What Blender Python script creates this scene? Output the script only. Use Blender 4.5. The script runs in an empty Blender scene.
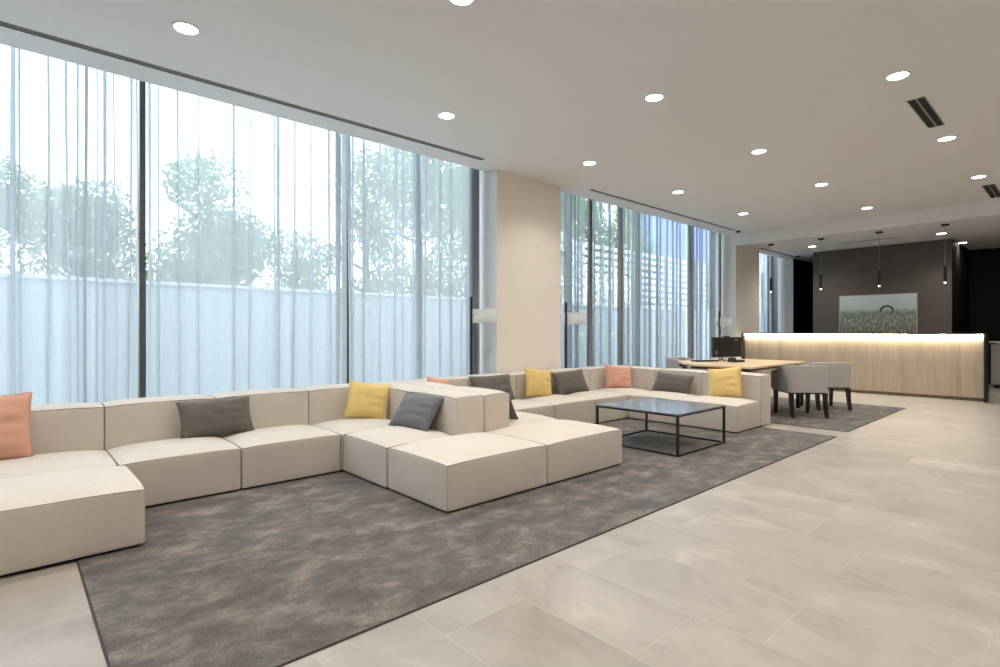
import bpy, bmesh, math, random
from mathutils import Vector, Matrix, noise
random.seed(7)
PI = math.pi
COL = bpy.context.scene.collection
SC = bpy.context.scene

# ------------------------------------------------------------------ materials
def new_mat(name):
    m = bpy.data.materials.new(name); m.use_nodes = True
    nt = m.node_tree; nt.nodes.clear()
    out = nt.nodes.new('ShaderNodeOutputMaterial')
    return m, nt, out

def N(nt, typ, **kw):
    n = nt.nodes.new(typ)
    for k, v in kw.items():
        if k.startswith('i_'):
            key = k[2:].replace('_', ' ')
            n.inputs[key].default_value = v
        else:
            setattr(n, k, v)
    return n

def coords(nt, scale=(1, 1, 1), rot=(0, 0, 0), loc=(0, 0, 0), kind='Object'):
    tc = N(nt, 'ShaderNodeTexCoord'); mp = N(nt, 'ShaderNodeMapping')
    mp.inputs['Scale'].default_value = scale
    mp.inputs['Rotation'].default_value = rot
    mp.inputs['Location'].default_value = loc
    nt.links.new(tc.outputs[kind], mp.inputs['Vector'])
    return mp.outputs['Vector']

def ramp(nt, fac, stops):
    r = N(nt, 'ShaderNodeValToRGB')
    e = r.color_ramp.elements
    while len(e) < len(stops): e.new(0.5)
    for i, (p, c) in enumerate(stops):
        e[i].position = p; e[i].color = (c[0], c[1], c[2], 1)
    nt.links.new(fac, r.inputs['Fac'])
    return r.outputs['Color']

def simple(name, col, rough=0.6, metal=0.0, noise_amt=0.04, noise_scale=20, bump=0.0, bump_scale=200, spec=0.5, sheen=0):
    m, nt, out = new_mat(name)
    b = N(nt, 'ShaderNodeBsdfPrincipled')
    b.inputs['Roughness'].default_value = rough
    b.inputs['Metallic'].default_value = metal
    b.inputs['Specular IOR Level'].default_value = spec
    if sheen: b.inputs['Sheen Weight'].default_value = sheen
    v = coords(nt)
    n = N(nt, 'ShaderNodeTexNoise', i_Scale=noise_scale, i_Detail=3.0)
    nt.links.new(v, n.inputs['Vector'])
    a = noise_amt
    c = ramp(nt, n.outputs['Fac'], [(0.3, [x * (1 - a) for x in col]), (0.7, [min(1, x * (1 + a)) for x in col])])
    nt.links.new(c, b.inputs['Base Color'])
    if bump:
        n2 = N(nt, 'ShaderNodeTexNoise', i_Scale=bump_scale, i_Detail=2.0)
        nt.links.new(v, n2.inputs['Vector'])
        bp = N(nt, 'ShaderNodeBump', i_Strength=bump, i_Distance=0.002)
        nt.links.new(n2.outputs['Fac'], bp.inputs['Height'])
        nt.links.new(bp.outputs['Normal'], b.inputs['Normal'])
    nt.links.new(b.outputs['BSDF'], out.inputs['Surface'])
    return m

def fabric(name, col, weave=420, amt=0.12, bump=0.35, rough=0.9):
    m, nt, out = new_mat(name)
    b = N(nt, 'ShaderNodeBsdfPrincipled')
    b.inputs['Roughness'].default_value = rough
    b.inputs['Specular IOR Level'].default_value = 0.2
    b.inputs['Sheen Weight'].default_value = 0.15
    v = coords(nt)
    n1 = N(nt, 'ShaderNodeTexNoise', i_Scale=1.0, i_Detail=2.0)
    v1 = coords(nt, scale=(weave, weave, weave * 0.15))
    nt.links.new(v1, n1.inputs['Vector'])
    v2 = coords(nt, scale=(weave * 0.15, weave * 0.15, weave))
    n2 = N(nt, 'ShaderNodeTexNoise', i_Scale=1.0, i_Detail=2.0)
    nt.links.new(v2, n2.inputs['Vector'])
    mx = N(nt, 'ShaderNodeMath', operation='ADD')
    nt.links.new(n1.outputs['Fac'], mx.inputs[0]); nt.links.new(n2.outputs['Fac'], mx.inputs[1])
    h = N(nt, 'ShaderNodeMath', operation='MULTIPLY'); h.inputs[1].default_value = 0.5
    nt.links.new(mx.outputs[0], h.inputs[0])
    n3 = N(nt, 'ShaderNodeTexNoise', i_Scale=5.0, i_Detail=3.0)
    nt.links.new(v, n3.inputs['Vector'])
    mix = N(nt, 'ShaderNodeMath', operation='MULTIPLY_ADD'); mix.inputs[1].default_value = 0.3
    nt.links.new(n3.outputs['Fac'], mix.inputs[0])
    sub = N(nt, 'ShaderNodeMath', operation='SUBTRACT'); sub.inputs[1].default_value = 0.15
    nt.links.new(h.outputs[0], sub.inputs[0]); nt.links.new(sub.outputs[0], mix.inputs[2])
    c = ramp(nt, mix.outputs[0], [(0.3, [x * (1 - amt) for x in col]), (0.7, [min(1, x * (1 + amt)) for x in col])])
    nt.links.new(c, b.inputs['Base Color'])
    bp = N(nt, 'ShaderNodeBump', i_Strength=bump, i_Distance=0.0015)
    nt.links.new(h.outputs[0], bp.inputs['Height'])
    nt.links.new(bp.outputs['Normal'], b.inputs['Normal'])
    nt.links.new(b.outputs['BSDF'], out.inputs['Surface'])
    return m

def emission(name, col, strength):
    m, nt, out = new_mat(name)
    e = N(nt, 'ShaderNodeEmission')
    e.inputs['Color'].default_value = (*col, 1); e.inputs['Strength'].default_value = strength
    nt.links.new(e.outputs[0], out.inputs['Surface'])
    return m

def floor_mat():
    m, nt, out = new_mat('stone_tile')
    b = N(nt, 'ShaderNodeBsdfPrincipled')
    v = coords(nt, rot=(0, 0, PI / 2), loc=(-0.02, 0.03, 0))
    br = N(nt, 'ShaderNodeTexBrick', offset=0.33, offset_frequency=2, squash=1.0)
    br.inputs['Scale'].default_value = 1.0
    br.inputs['Brick Width'].default_value = 0.87
    br.inputs['Row Height'].default_value = 0.435
    br.inputs['Mortar Size'].default_value = 0.0022
    br.inputs['Mortar Smooth'].default_value = 0.3
    br.inputs['Color1'].default_value = (0, 0, 0, 1)
    br.inputs['Color2'].default_value = (1, 1, 1, 1)
    br.inputs['Mortar'].default_value = (0.5, 0.5, 0.5, 1)
    nt.links.new(v, br.inputs['Vector'])
    tile = ramp(nt, br.outputs['Color'], [(0, (0.325, 0.295, 0.26)), (1, (0.36, 0.33, 0.295))])
    n = N(nt, 'ShaderNodeTexNoise', i_Scale=1.0, i_Detail=7.0, i_Distortion=0.7)
    n.inputs['Roughness'].default_value = 0.62
    # shift the clouds per tile so that veins stop at the joints
    sep = N(nt, 'ShaderNodeVectorMath', operation='MULTIPLY_ADD')
    sep.inputs[1].default_value = (9, 5, 7)
    nt.links.new(br.outputs['Color'], sep.inputs[0])
    v2 = coords(nt, scale=(2.4, 1.7, 1))
    nt.links.new(v2, sep.inputs[2])
    nt.links.new(sep.outputs[0], n.inputs['Vector'])
    cl = ramp(nt, n.outputs['Fac'], [(0.3, (0.78, 0.76, 0.73)), (0.48, (1, 1, 1)), (0.58, (1.08, 1.08, 1.08)), (0.72, (1.4, 1.41, 1.43))])
    mul = N(nt, 'ShaderNodeMix', data_type='RGBA', blend_type='MULTIPLY'); mul.inputs['Factor'].default_value = 1
    nt.links.new(tile, mul.inputs['A']); nt.links.new(cl, mul.inputs['B'])
    gm = N(nt, 'ShaderNodeMix', data_type='RGBA')
    nt.links.new(br.outputs['Fac'], gm.inputs['Factor'])
    nt.links.new(mul.outputs['Result'], gm.inputs['A'])
    gm.inputs['B'].default_value = (0.42, 0.38, 0.33, 1)
    nt.links.new(gm.outputs['Result'], b.inputs['Base Color'])
    rr = N(nt, 'ShaderNodeMapRange'); rr.inputs['To Min'].default_value = 0.30; rr.inputs['To Max'].default_value = 0.46
    nt.links.new(n.outputs['Fac'], rr.inputs['Value'])
    nt.links.new(rr.outputs[0], b.inputs['Roughness'])
    b.inputs['Specular IOR Level'].default_value = 0.45
    n4 = N(nt, 'ShaderNodeTexNoise', i_Scale=60.0, i_Detail=3.0)
    nt.links.new(coords(nt), n4.inputs['Vector'])
    bp = N(nt, 'ShaderNodeBump', i_Strength=0.05, i_Distance=0.003)
    nt.links.new(n4.outputs['Fac'], bp.inputs['Height']); nt.links.new(bp.outputs['Normal'], b.inputs['Normal'])
    nt.links.new(b.outputs['BSDF'], out.inputs['Surface'])
    return m

def rug_mat():
    m, nt, out = new_mat('mottled_carpet')
    b = N(nt, 'ShaderNodeBsdfPrincipled')
    b.inputs['Roughness'].default_value = 0.95; b.inputs['Specular IOR Level'].default_value = 0.1
    b.inputs['Sheen Weight'].default_value = 0.2
    n = N(nt, 'ShaderNodeTexNoise', i_Scale=1.0, i_Detail=7.0, i_Distortion=0.25)
    n.inputs['Roughness'].default_value = 0.72
    nt.links.new(coords(nt, scale=(4.2, 6.2, 1), rot=(0, 0, 0.55)), n.inputs['Vector'])
    n2 = N(nt, 'ShaderNodeTexNoise', i_Scale=230.0, i_Detail=2.0)
    nt.links.new(coords(nt), n2.inputs['Vector'])
    n3 = N(nt, 'ShaderNodeTexNoise', i_Scale=1.6, i_Detail=2.0)
    nt.links.new(coords(nt), n3.inputs['Vector'])
    c = ramp(nt, n.outputs['Fac'], [(0.36, (0.072, 0.066, 0.063)), (0.48, (0.105, 0.095, 0.089)), (0.55, (0.145, 0.130, 0.118)), (0.66, (0.23, 0.205, 0.18))])
    tint = ramp(nt, n3.outputs['Fac'], [(0.4, (0.97, 1.0, 1.03)), (0.6, (1.05, 1.0, 0.95))])
    mul = N(nt, 'ShaderNodeMix', data_type='RGBA', blend_type='MULTIPLY'); mul.inputs['Factor'].default_value = 1
    nt.links.new(c, mul.inputs['A']); nt.links.new(tint, mul.inputs['B'])
    sp = ramp(nt, n2.outputs['Fac'], [(0.3, (0.62, 0.62, 0.62)), (0.7, (1.4, 1.4, 1.4))])
    mul2 = N(nt, 'ShaderNodeMix', data_type='RGBA', blend_type='MULTIPLY'); mul2.inputs['Factor'].default_value = 1
    nt.links.new(mul.outputs['Result'], mul2.inputs['A']); nt.links.new(sp, mul2.inputs['B'])
    nt.links.new(mul2.outputs['Result'], b.inputs['Base Color'])
    bp = N(nt, 'ShaderNodeBump', i_Strength=0.8, i_Distance=0.004)
    nt.links.new(n2.outputs['Fac'], bp.inputs['Height']); nt.links.new(bp.outputs['Normal'], b.inputs['Normal'])
    nt.links.new(b.outputs['BSDF'], out.inputs['Surface'])
    return m

def wood_mat(name, c1, c2, plank=None, grain=(40, 40, 1.5), rough=0.45):
    m, nt, out = new_mat(name)
    b = N(nt, 'ShaderNodeBsdfPrincipled'); b.inputs['Roughness'].default_value = rough
    n = N(nt, 'ShaderNodeTexNoise', i_Scale=1.0, i_Detail=5.0, i_Distortion=0.4)
    nt.links.new(coords(nt, scale=grain), n.inputs['Vector'])
    c = ramp(nt, n.outputs['Fac'], [(0.3, c1), (0.7, c2)])
    col = c
    if plank:
        n2 = N(nt, 'ShaderNodeTexNoise', i_Scale=1.0, i_Detail=0.0)
        vm = N(nt, 'ShaderNodeVectorMath', operation='SNAP'); vm.inputs[1].default_value = (100, plank, 100)
        nt.links.new(coords(nt), vm.inputs[0])
        sc = N(nt, 'ShaderNodeVectorMath', operation='SCALE'); sc.inputs['Scale'].default_value = 7.3
        nt.links.new(vm.outputs[0], sc.inputs[0]); nt.links.new(sc.outputs[0], n2.inputs['Vector'])
        t = ramp(nt, n2.outputs['Fac'], [(0.3, (0.93, 0.925, 0.92)), (0.7, (1.06, 1.06, 1.06))])
        mul = N(nt, 'ShaderNodeMix', data_type='RGBA', blend_type='MULTIPLY'); mul.inputs['Factor'].default_value = 1
        nt.links.new(c, mul.inputs['A']); nt.links.new(t, mul.inputs['B']); col = mul.outputs['Result']
    nt.links.new(col, b.inputs['Base Color'])
    nt.links.new(b.outputs['BSDF'], out.inputs['Surface'])
    return m

def sheer_mat(name, trans=0.50, tr_col=(0.80, 0.87, 0.93), df_col=(0.62, 0.66, 0.70)):
    m, nt, out = new_mat(name)
    t = N(nt, 'ShaderNodeBsdfTransparent'); t.inputs['Color'].default_value = (0.97, 0.985, 1, 1)
    tl = N(nt, 'ShaderNodeBsdfTranslucent'); tl.inputs['Color'].default_value = (*tr_col, 1)
    d = N(nt, 'ShaderNodeBsdfDiffuse'); d.inputs['Color'].default_value = (*df_col, 1)
    n = N(nt, 'ShaderNodeTexNoise', i_Scale=1.0, i_Detail=3.0)
    nt.links.new(coords(nt, scale=(160, 160, 16)), n.inputs['Vector'])
    mr = N(nt, 'ShaderNodeMapRange'); mr.inputs['To Min'].default_value = trans - 0.08; mr.inputs['To Max'].default_value = trans + 0.08
    nt.links.new(n.outputs['Fac'], mr.inputs['Value'])
    m1 = N(nt, 'ShaderNodeMixShader'); m1.inputs['Fac'].default_value = 0.45
    nt.links.new(tl.outputs[0], m1.inputs[1]); nt.links.new(d.outputs[0], m1.inputs[2])
    m2 = N(nt, 'ShaderNodeMixShader')
    nt.links.new(mr.outputs[0], m2.inputs['Fac'])
    nt.links.new(m1.outputs[0], m2.inputs[1]); nt.links.new(t.outputs[0], m2.inputs[2])
    nt.links.new(m2.outputs[0], out.inputs['Surface'])
    return m

def glass_mat(name, tint=(0.93, 0.97, 0.98), refl=0.06):
    m, nt, out = new_mat(name)
    t = N(nt, 'ShaderNodeBsdfTransparent'); t.inputs['Color'].default_value = (*tint, 1)
    g = N(nt, 'ShaderNodeBsdfGlossy'); g.inputs['Roughness'].default_value = 0.02
    mx = N(nt, 'ShaderNodeMixShader'); mx.inputs['Fac'].default_value = refl
    nt.links.new(t.outputs[0], mx.inputs[1]); nt.links.new(g.outputs[0], mx.inputs[2])
    nt.links.new(mx.outputs[0], out.inputs['Surface'])
    return m

def leaf_mat(name, c1, c2):
    m, nt, out = new_mat(name)
    d = N(nt, 'ShaderNodeBsdfDiffuse'); t = N(nt, 'ShaderNodeBsdfTranslucent')
    n = N(nt, 'ShaderNodeTexNoise', i_Scale=1.3, i_Detail=3.0)
    nt.links.new(coords(nt), n.inputs['Vector'])
    c = ramp(nt, n.outputs['Fac'], [(0.35, c1), (0.65, c2)])
    nt.links.new(c, d.inputs['Color']); nt.links.new(c, t.inputs['Color'])
    mx = N(nt, 'ShaderNodeMixShader'); mx.inputs['Fac'].default_value = 0.4
    nt.links.new(d.outputs[0], mx.inputs[1]); nt.links.new(t.outputs[0], mx.inputs[2])
    nt.links.new(mx.outputs[0], out.inputs['Surface'])
    return m

def painting_mat(w, h):
    # local x along the canvas width, local z up, centre at 0
    m, nt, out = new_mat('meadow_canvas')
    b = N(nt, 'ShaderNodeBsdfPrincipled'); b.inputs['Roughness'].default_value = 0.6
    tc = N(nt, 'ShaderNodeTexCoord')
    sx = N(nt, 'ShaderNodeSeparateXYZ'); nt.links.new(tc.outputs['Object'], sx.inputs[0])
    n1 = N(nt, 'ShaderNodeTexNoise', i_Scale=14.0, i_Detail=5.0); nt.links.new(tc.outputs['Object'], n1.inputs['Vector'])
    zz = N(nt, 'ShaderNodeMath', operation='MULTIPLY_ADD'); zz.inputs[1].default_value = 0.12
    nt.links.new(n1.outputs['Fac'], zz.inputs[0]); nt.links.new(sx.outputs['Z'], zz.inputs[2])
    mr = N(nt, 'ShaderNodeMapRange'); mr.inputs['From Min'].default_value = -h / 2; mr.inputs['From Max'].default_value = h / 2 + .06
    nt.links.new(zz.outputs[0], mr.inputs['Value'])
    base = ramp(nt, mr.outputs[0], [(0.05, (0.16, 0.17, 0.10)), (0.35, (0.26, 0.29, 0.25)), (0.58, (0.22, 0.27, 0.24)), (0.68, (0.48, 0.58, 0.57)), (1.0, (0.60, 0.70, 0.74))])
    n2 = N(nt, 'ShaderNodeTexNoise', i_Scale=1.0, i_Detail=6.0)
    nt.links.new(coords(nt, scale=(26, 1, 12)), n2.inputs['Vector'])
    sp = ramp(nt, n2.outputs['Fac'], [(0.38, (0.5, 0.55, 0.5)), (0.5, (1, 1, 1)), (0.64, (1.6, 1.5, 1.5))])
    mm = N(nt, 'ShaderNodeMapRange'); mm.inputs['From Min'].default_value = 0.66; mm.inputs['From Max'].default_value = 0.5
    nt.links.new(mr.outputs[0], mm.inputs['Value'])
    mul = N(nt, 'ShaderNodeMix', data_type='RGBA', blend_type='MULTIPLY')
    nt.links.new(mm.outputs[0], mul.inputs['Factor']); nt.links.new(base, mul.inputs['A']); nt.links.new(sp, mul.inputs['B'])
    # dark arched bale
    cx, cz, r = 0.19, 0.08, 0.14
    sb = N(nt, 'ShaderNodeVectorMath', operation='SUBTRACT'); sb.inputs[1].default_value = (cx, 0, cz)
    nt.links.new(tc.outputs['Object'], sb.inputs[0])
    fl = N(nt, 'ShaderNodeVectorMath', operation='MULTIPLY'); fl.inputs[1].default_value = (1, 0, 1)
    nt.links.new(sb.outputs[0], fl.inputs[0])
    ln = N(nt, 'ShaderNodeVectorMath', operation='LENGTH'); nt.links.new(fl.outputs[0], ln.inputs[0])
    df = N(nt, 'ShaderNodeMath', operation='MULTIPLY_ADD'); df.inputs[1].default_value = 0.05
    nt.links.new(n2.outputs['Fac'], df.inputs[0]); nt.links.new(ln.outputs['Value'], df.inputs[2])
    d2 = N(nt, 'ShaderNodeMath', operation='SUBTRACT'); d2.inputs[1].default_value = r
    nt.links.new(df.outputs[0], d2.inputs[0])
    ab = N(nt, 'ShaderNodeMath', operation='ABSOLUTE'); nt.links.new(d2.outputs[0], ab.inputs[0])
    k = N(nt, 'ShaderNodeMapRange'); k.inputs['From Min'].default_value = 0.028; k.inputs['From Max'].default_value = 0.012
    nt.links.new(ab.outputs[0], k.inputs['Value'])
    up = N(nt, 'ShaderNodeMapRange'); up.inputs['From Min'].default_value = 0.02; up.inputs['From Max'].default_value = 0.10
    nt.links.new(sx.outputs['Z'], up.inputs['Value'])
    kk = N(nt, 'ShaderNodeMath', operation='MULTIPLY'); nt.links.new(k.outputs[0], kk.inputs[0]); nt.links.new(up.outputs[0], kk.inputs[1])
    fm = N(nt, 'ShaderNodeMix', data_type='RGBA'); nt.links.new(kk.outputs[0], fm.inputs['Factor'])
    nt.links.new(mul.outputs['Result'], fm.inputs['A']); fm.inputs['B'].default_value = (0.03, 0.04, 0.045, 1)
    nt.links.new(fm.outputs['Result'], b.inputs['Base Color'])
    nt.links.new(b.outputs['BSDF'], out.inputs['Surface'])
    return m

M = {}
M['floor'] = floor_mat()
M['rug'] = rug_mat()
M['rug_edge'] = simple('carpet_binding', (0.05, 0.042, 0.036), 0.95, noise_amt=.3, noise_scale=150)
M['ceiling'] = simple('ceiling_paint', (0.83, 0.815, 0.81), 0.9, noise_amt=.01)
M['cream'] = simple('cream_paint', (0.92, 0.86, 0.78), 0.85, noise_amt=.015)
M['white_wall'] = simple('white_paint', (0.78, 0.77, 0.76), 0.9, noise_amt=.01)
M['room_wall'] = simple('room_wall_paint', (0.56, 0.52, 0.48), 0.9, noise_amt=.01)
M['taupe'] = simple('taupe_plaster', (0.112, 0.098, 0.092), 0.7, noise_amt=.06, noise_scale=3)
M['black_wall'] = simple('black_panel', (0.012, 0.012, 0.012), 0.6, spec=.25, noise_amt=.1, noise_scale=3)
M['sofa'] = fabric('oatmeal_weave', (0.60, 0.545, 0.485), amt=.07)
M['piping'] = simple('brown_piping', (0.14, 0.105, 0.08), 0.8, noise_amt=.1)
M['black'] = simple('black_metal', (0.012, 0.011, 0.011), 0.4, noise_amt=.1)
M['plinth'] = simple('black_plinth', (0.012, 0.012, 0.012), 0.7)
M['table_top'] = simple('dark_glass_sky_tint', (0.15, 0.18, 0.21), 0.16, spec=1.0, noise_amt=.05)  # blue-grey base has the reflected window sky put into its colour
M['taupe_c'] = fabric('taupe_cushion_cloth', (0.135, 0.118, 0.105), bump=.2)
M['slate_c'] = fabric('slate_cushion_cloth', (0.15, 0.15, 0.16), bump=.2)
M['yellow_c'] = fabric('mustard_cushion_cloth', (0.72, 0.53, 0.20), amt=.08, bump=.2)
M['pink_c'] = fabric('salmon_cushion_cloth', (0.66, 0.36, 0.265), amt=.08, bump=.2)
M['chair'] = fabric('grey_chair_cloth', (0.47, 0.45, 0.44), amt=.06)
M['chair_leg'] = simple('dark_stained_leg', (0.010, 0.009, 0.010), 0.35)
M['oak'] = wood_mat('pale_oak', (0.43, 0.345, 0.255), (0.53, 0.435, 0.335), plank=0.145, grain=(14, 14, 1.2))
M['desk_oak'] = wood_mat('desk_oak', (0.60, 0.44, 0.26), (0.72, 0.56, 0.36), grain=(3, 40, 40))
M['frame'] = simple('bronze_aluminium', (0.11, 0.10, 0.092), 0.4, 0.3)
M['sheer'] = sheer_mat('sheer_curtain', 0.42, (0.86, 0.90, 0.93), (0.66, 0.68, 0.70))
M['sheer_dense'] = sheer_mat('denser_sheer_curtain', 0.50, (0.50, 0.54, 0.56), (0.42, 0.44, 0.46))
M['drape'] = sheer_mat('grey_drape', 0.10, (0.50, 0.51, 0.53), (0.42, 0.42, 0.44))
M['glass'] = glass_mat('window_glass')
M['shade'] = sheer_mat('linen_shade', 0.08, (.95, .94, .90), (.92, .91, .87))
M['lightdisc'] = emission('downlight_glow', (1.0, 0.93, 0.82), 14)
M['led'] = emission('led_strip_glow', (1.0, 0.89, 0.70), 60)
M['tip'] = emission('pendant_glow', (1.0, 0.93, 0.8), 3)
M['trimw'] = simple('white_trim_metal', (0.8, 0.8, 0.78), 0.5)
M['slot'] = simple('dark_slot', (0.02, 0.02, 0.02), 0.8)
M['slotgrey'] = simple('grey_vent_metal', (0.38, 0.37, 0.36), 0.6)
M['screen_black'] = simple('black_plastic', (0.02, 0.02, 0.02), 0.35)
M['grey_plastic'] = simple('grey_plastic', (0.25, 0.25, 0.25), 0.4)
M['bin'] = simple('brushed_grey_metal', (0.50, 0.48, 0.47), 0.5, 0.3)
M['bin_top'] = simple('pale_metal', (0.75, 0.74, 0.73), 0.4, 0.2)
M['garden_wall'] = simple('grey_render', (0.62, 0.66, 0.69), 0.9, noise_amt=.10, noise_scale=12, bump=.3, bump_scale=60)
M['cap'] = simple('white_coping', (0.9, 0.9, 0.9), 0.7)
M['ground'] = simple('gravel_ground', (0.42, 0.43, 0.42), 0.95, noise_amt=.3, noise_scale=30)
M['leafA'] = leaf_mat('leaf_green', (0.20, 0.27, 0.17), (0.32, 0.40, 0.25))
M['leafB'] = leaf_mat('leaf_grey_green', (0.26, 0.32, 0.24), (0.40, 0.46, 0.34))
M['bark'] = simple('bark', (0.12, 0.09, 0.07), 0.9, noise_amt=.3)
M['lattice'] = simple('white_slat_paint', (0.88, 0.89, 0.9), 0.6)
M['lattice_post'] = simple('grey_post_paint', (0.3, 0.31, 0.33), 0.6)
M['blue_wall'] = simple('periwinkle_render', (0.30, 0.37, 0.72), 0.8)

# ------------------------------------------------------------------ helpers
def tag(o, label=None, cat=None, group=None, kind=None):
    if label: o['label'] = label
    if cat: o['category'] = cat
    if group: o['group'] = group
    if kind: o['kind'] = kind
    return o

def empty(name, loc=(0, 0, 0), rz=0, parent=None):
    o = bpy.data.objects.new(name, None); COL.objects.link(o)
    o.location = loc; o.rotation_euler = (0, 0, rz)
    o.empty_display_size = 0.1
    if parent: o.parent = parent
    return o

def thing(name, label, cat, loc=(0, 0, 0), rz=0, group=None):
    return tag(empty(name, loc, rz), label, cat, group)

def link(name, bm, mat, parent=None, smooth=False, bevel=0, loc=None):
    me = bpy.data.meshes.new(name)
    bmesh.ops.recalc_face_normals(bm, faces=bm.faces)
    bm.to_mesh(me); bm.free()
    mats = mat if isinstance(mat, (list, tuple)) else [mat]
    for mm in mats: me.materials.append(mm)
    if smooth:
        for p in me.polygons: p.use_smooth = True
    o = bpy.data.objects.new(name, me); COL.objects.link(o)
    if parent: o.parent = parent
    if loc: o.location = loc
    if bevel:
        b = o.modifiers.new('bevel', 'BEVEL'); b.width = bevel; b.segments = 2
        b.limit_method = 'ANGLE'; b.angle_limit = math.radians(50)
    return o

def box(bm, x0, x1, y0, y1, z0, z1, mi=0):
    vs = [bm.verts.new(p) for p in ((x0, y0, z0), (x1, y0, z0), (x1, y1, z0), (x0, y1, z0), (x0, y0, z1), (x1, y0, z1), (x1, y1, z1), (x0, y1, z1))]
    for f in ((0, 3, 2, 1), (4, 5, 6, 7), (0, 1, 5, 4), (1, 2, 6, 5), (2, 3, 7, 6), (3, 0, 4, 7)):
        ff = bm.faces.new([vs[i] for i in f]); ff.material_index = mi
    return vs

def boxes(*bs):
    bm = bmesh.new()
    for b in bs: box(bm, *b)
    return bm

def tube(bm, pts, r, seg=8, closed=False, cap=True, mi=0):
    pts = [Vector(p) for p in pts]; n = len(pts); rings = []
    up0 = None
    for i, p in enumerate(pts):
        if closed: d = pts[(i + 1) % n] - pts[i - 1]
        else: d = pts[min(i + 1, n - 1)] - pts[max(i - 1, 0)]
        d.normalize()
        up = Vector((0, 0, 1)) if abs(d.z) < 0.9 else Vector((1, 0, 0))
        if up0 is not None:
            u2 = up0 - d * up0.dot(d)
            if u2.length > 1e-4: up = u2
        a = d.cross(up).normalized(); b = a.cross(d).normalized(); up0 = b
        rr = r[i] if isinstance(r, (list, tuple)) else r
        rings.append([bm.verts.new(p + (a * math.cos(t) + b * math.sin(t)) * rr) for t in [2 * PI * k / seg for k in range(seg)]])
    m = n if closed else n - 1
    for i in range(m):
        A, B = rings[i], rings[(i + 1) % n]
        for k in range(seg):
            f = bm.faces.new((A[k], A[(k + 1) % seg], B[(k + 1) % seg], B[k])); f.material_index = mi
    if cap and not closed:
        bm.faces.new(rings[0][::-1]); bm.faces.new(rings[-1])

def lathe(bm, prof, seg=24, cx=0, cy=0):
    rings = []
    for r, z in prof:
        if r < 1e-5: rings.append([bm.verts.new((cx, cy, z))])
        else: rings.append([bm.verts.new((cx + r * math.cos(2 * PI * k / seg), cy + r * math.sin(2 * PI * k / seg), z)) for k in range(seg)])
    for A, B in zip(rings, rings[1:]):
        for k in range(seg):
            k2 = (k + 1) % seg
            if len(A) == 1 and len(B) == 1: continue
            if len(A) == 1: bm.faces.new((A[0], B[k2], B[k]))
            elif len(B) == 1: bm.faces.new((A[k], A[k2], B[0]))
            else: bm.faces.new((A[k], A[k2], B[k2], B[k]))

def copy_tree(o, parent=None):
    c = o.copy(); COL.objects.link(c)
    if parent: c.parent = parent
    for ch in list(o.children): copy_tree(ch, c)
    return c

def struct(name, bm, mat, **kw):
    o = link(name, bm, mat, **kw); o['kind'] = 'structure'; return o

# ------------------------------------------------------------------ room shell
ZC, ZS = 3.35, 3.11          # main ceiling, lower reception ceiling
YW = 5.9                     # facade line
XL, XR, YB = -3.2, 16.7, -3.4
XBEAM = 11.95

bm = boxes((XL - .2, XR + .2, YB - .2, YW + .15, -0.15, 0)); struct('floor', bm, M['floor'])
bm = boxes((XL, XBEAM, YB, 5.5, ZC, ZC + .2), (XBEAM, 13.22, YB, 5.328, ZS, ZC + .2), (13.22, XR, YB, 5.46, ZS, ZC + .2))
struct('ceiling', bm, M['ceiling'])
bm = boxes((XL, XR, 5.5, YW + .12, 3.78, 3.9), (XL, XR, 5.46, 5.5, ZC + .2, 3.9)); struct('trim_1', bm, M['white_wall'])
struct('wall_left', boxes((XL - .15, XL, YB, YW + .1, 0, 3.9)), M['room_wall'])
struct('wall_back', boxes((XL, XR, YB - .15, YB, 0, 3.9)), M['room_wall'])
struct('wall_right', boxes((XR, XR + .15, YB, YW + .1, 0, 3.9)), M['black_wall'])
# cream columns on the facade: cream front, white sides
def column(name, x0, x1, yf, zt, front):
    bm = bmesh.new(); box(bm, x0, x1, yf, YW + .05, 0, zt)
    for f in bm.faces:
        f.normal_update()
        f.material_index = 0 if f.normal.y < -.5 else 1
    # slim shadow reveal round the front panel
    return struct(name, bm, [front, M['white_wall']])
column('wall_column_near', 4.80, 6.08, 5.33, 3.85, M['cream'])
column('wall_column_far', 11.95, 13.22, 5.33, 3.85, M['cream'])
column('wall_column_end', 15.19, XR, 5.27, 3.85, M['black_wall'])
bm = boxes((14.34, XR, 1.94, 4.53, 0, ZS))
for f in bm.faces:
    f.normal_update(); f.material_index = 0 if f.normal.x < -.5 else 1
struct('wall_reception', bm, [M['taupe'], M['black_wall']])

# windows -----------------------------------------------------------------
def window(idx, x0, x1, mull):
    w = empty('window_%d' % idx, ((x0 + x1) / 2, 5.87, 0)); w['kind'] = 'structure'
    ox = (x0 + x1) / 2
    bm = boxes((x0 - ox, x1 - ox, -.04, .04, 0, .06), (x0 - ox, x1 - ox, -.04, .04, 3.72, 3.78),
               (x0 - ox, x0 + .05 - ox, -.04, .04, .06, 3.72), (x1 - .05 - ox, x1 - ox, -.04, .04, .06, 3.72))
    link('window_frame', bm, M['frame'], w)
    for m in mull:
        link('mullion', boxes((m - ox - .024, m - ox + .024, -.05, .04, .06, 3.72)), M['frame'], w)
    xs = [x0 + .05] + list(mull) + [x1 - .05]
    for a, b in zip(xs, xs[1:]):
        link('glass_pane', boxes((a - ox, b - ox, -.004, .004, .06, 3.72)), M['glass'], w)
window(1, XL, 4.80, [-1.09, 0.91, 2.91])
window(2, 6.08, 11.95, [6.91, 8.91, 10.91])
window(3, 13.22, 15.19, [14.4])

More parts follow.
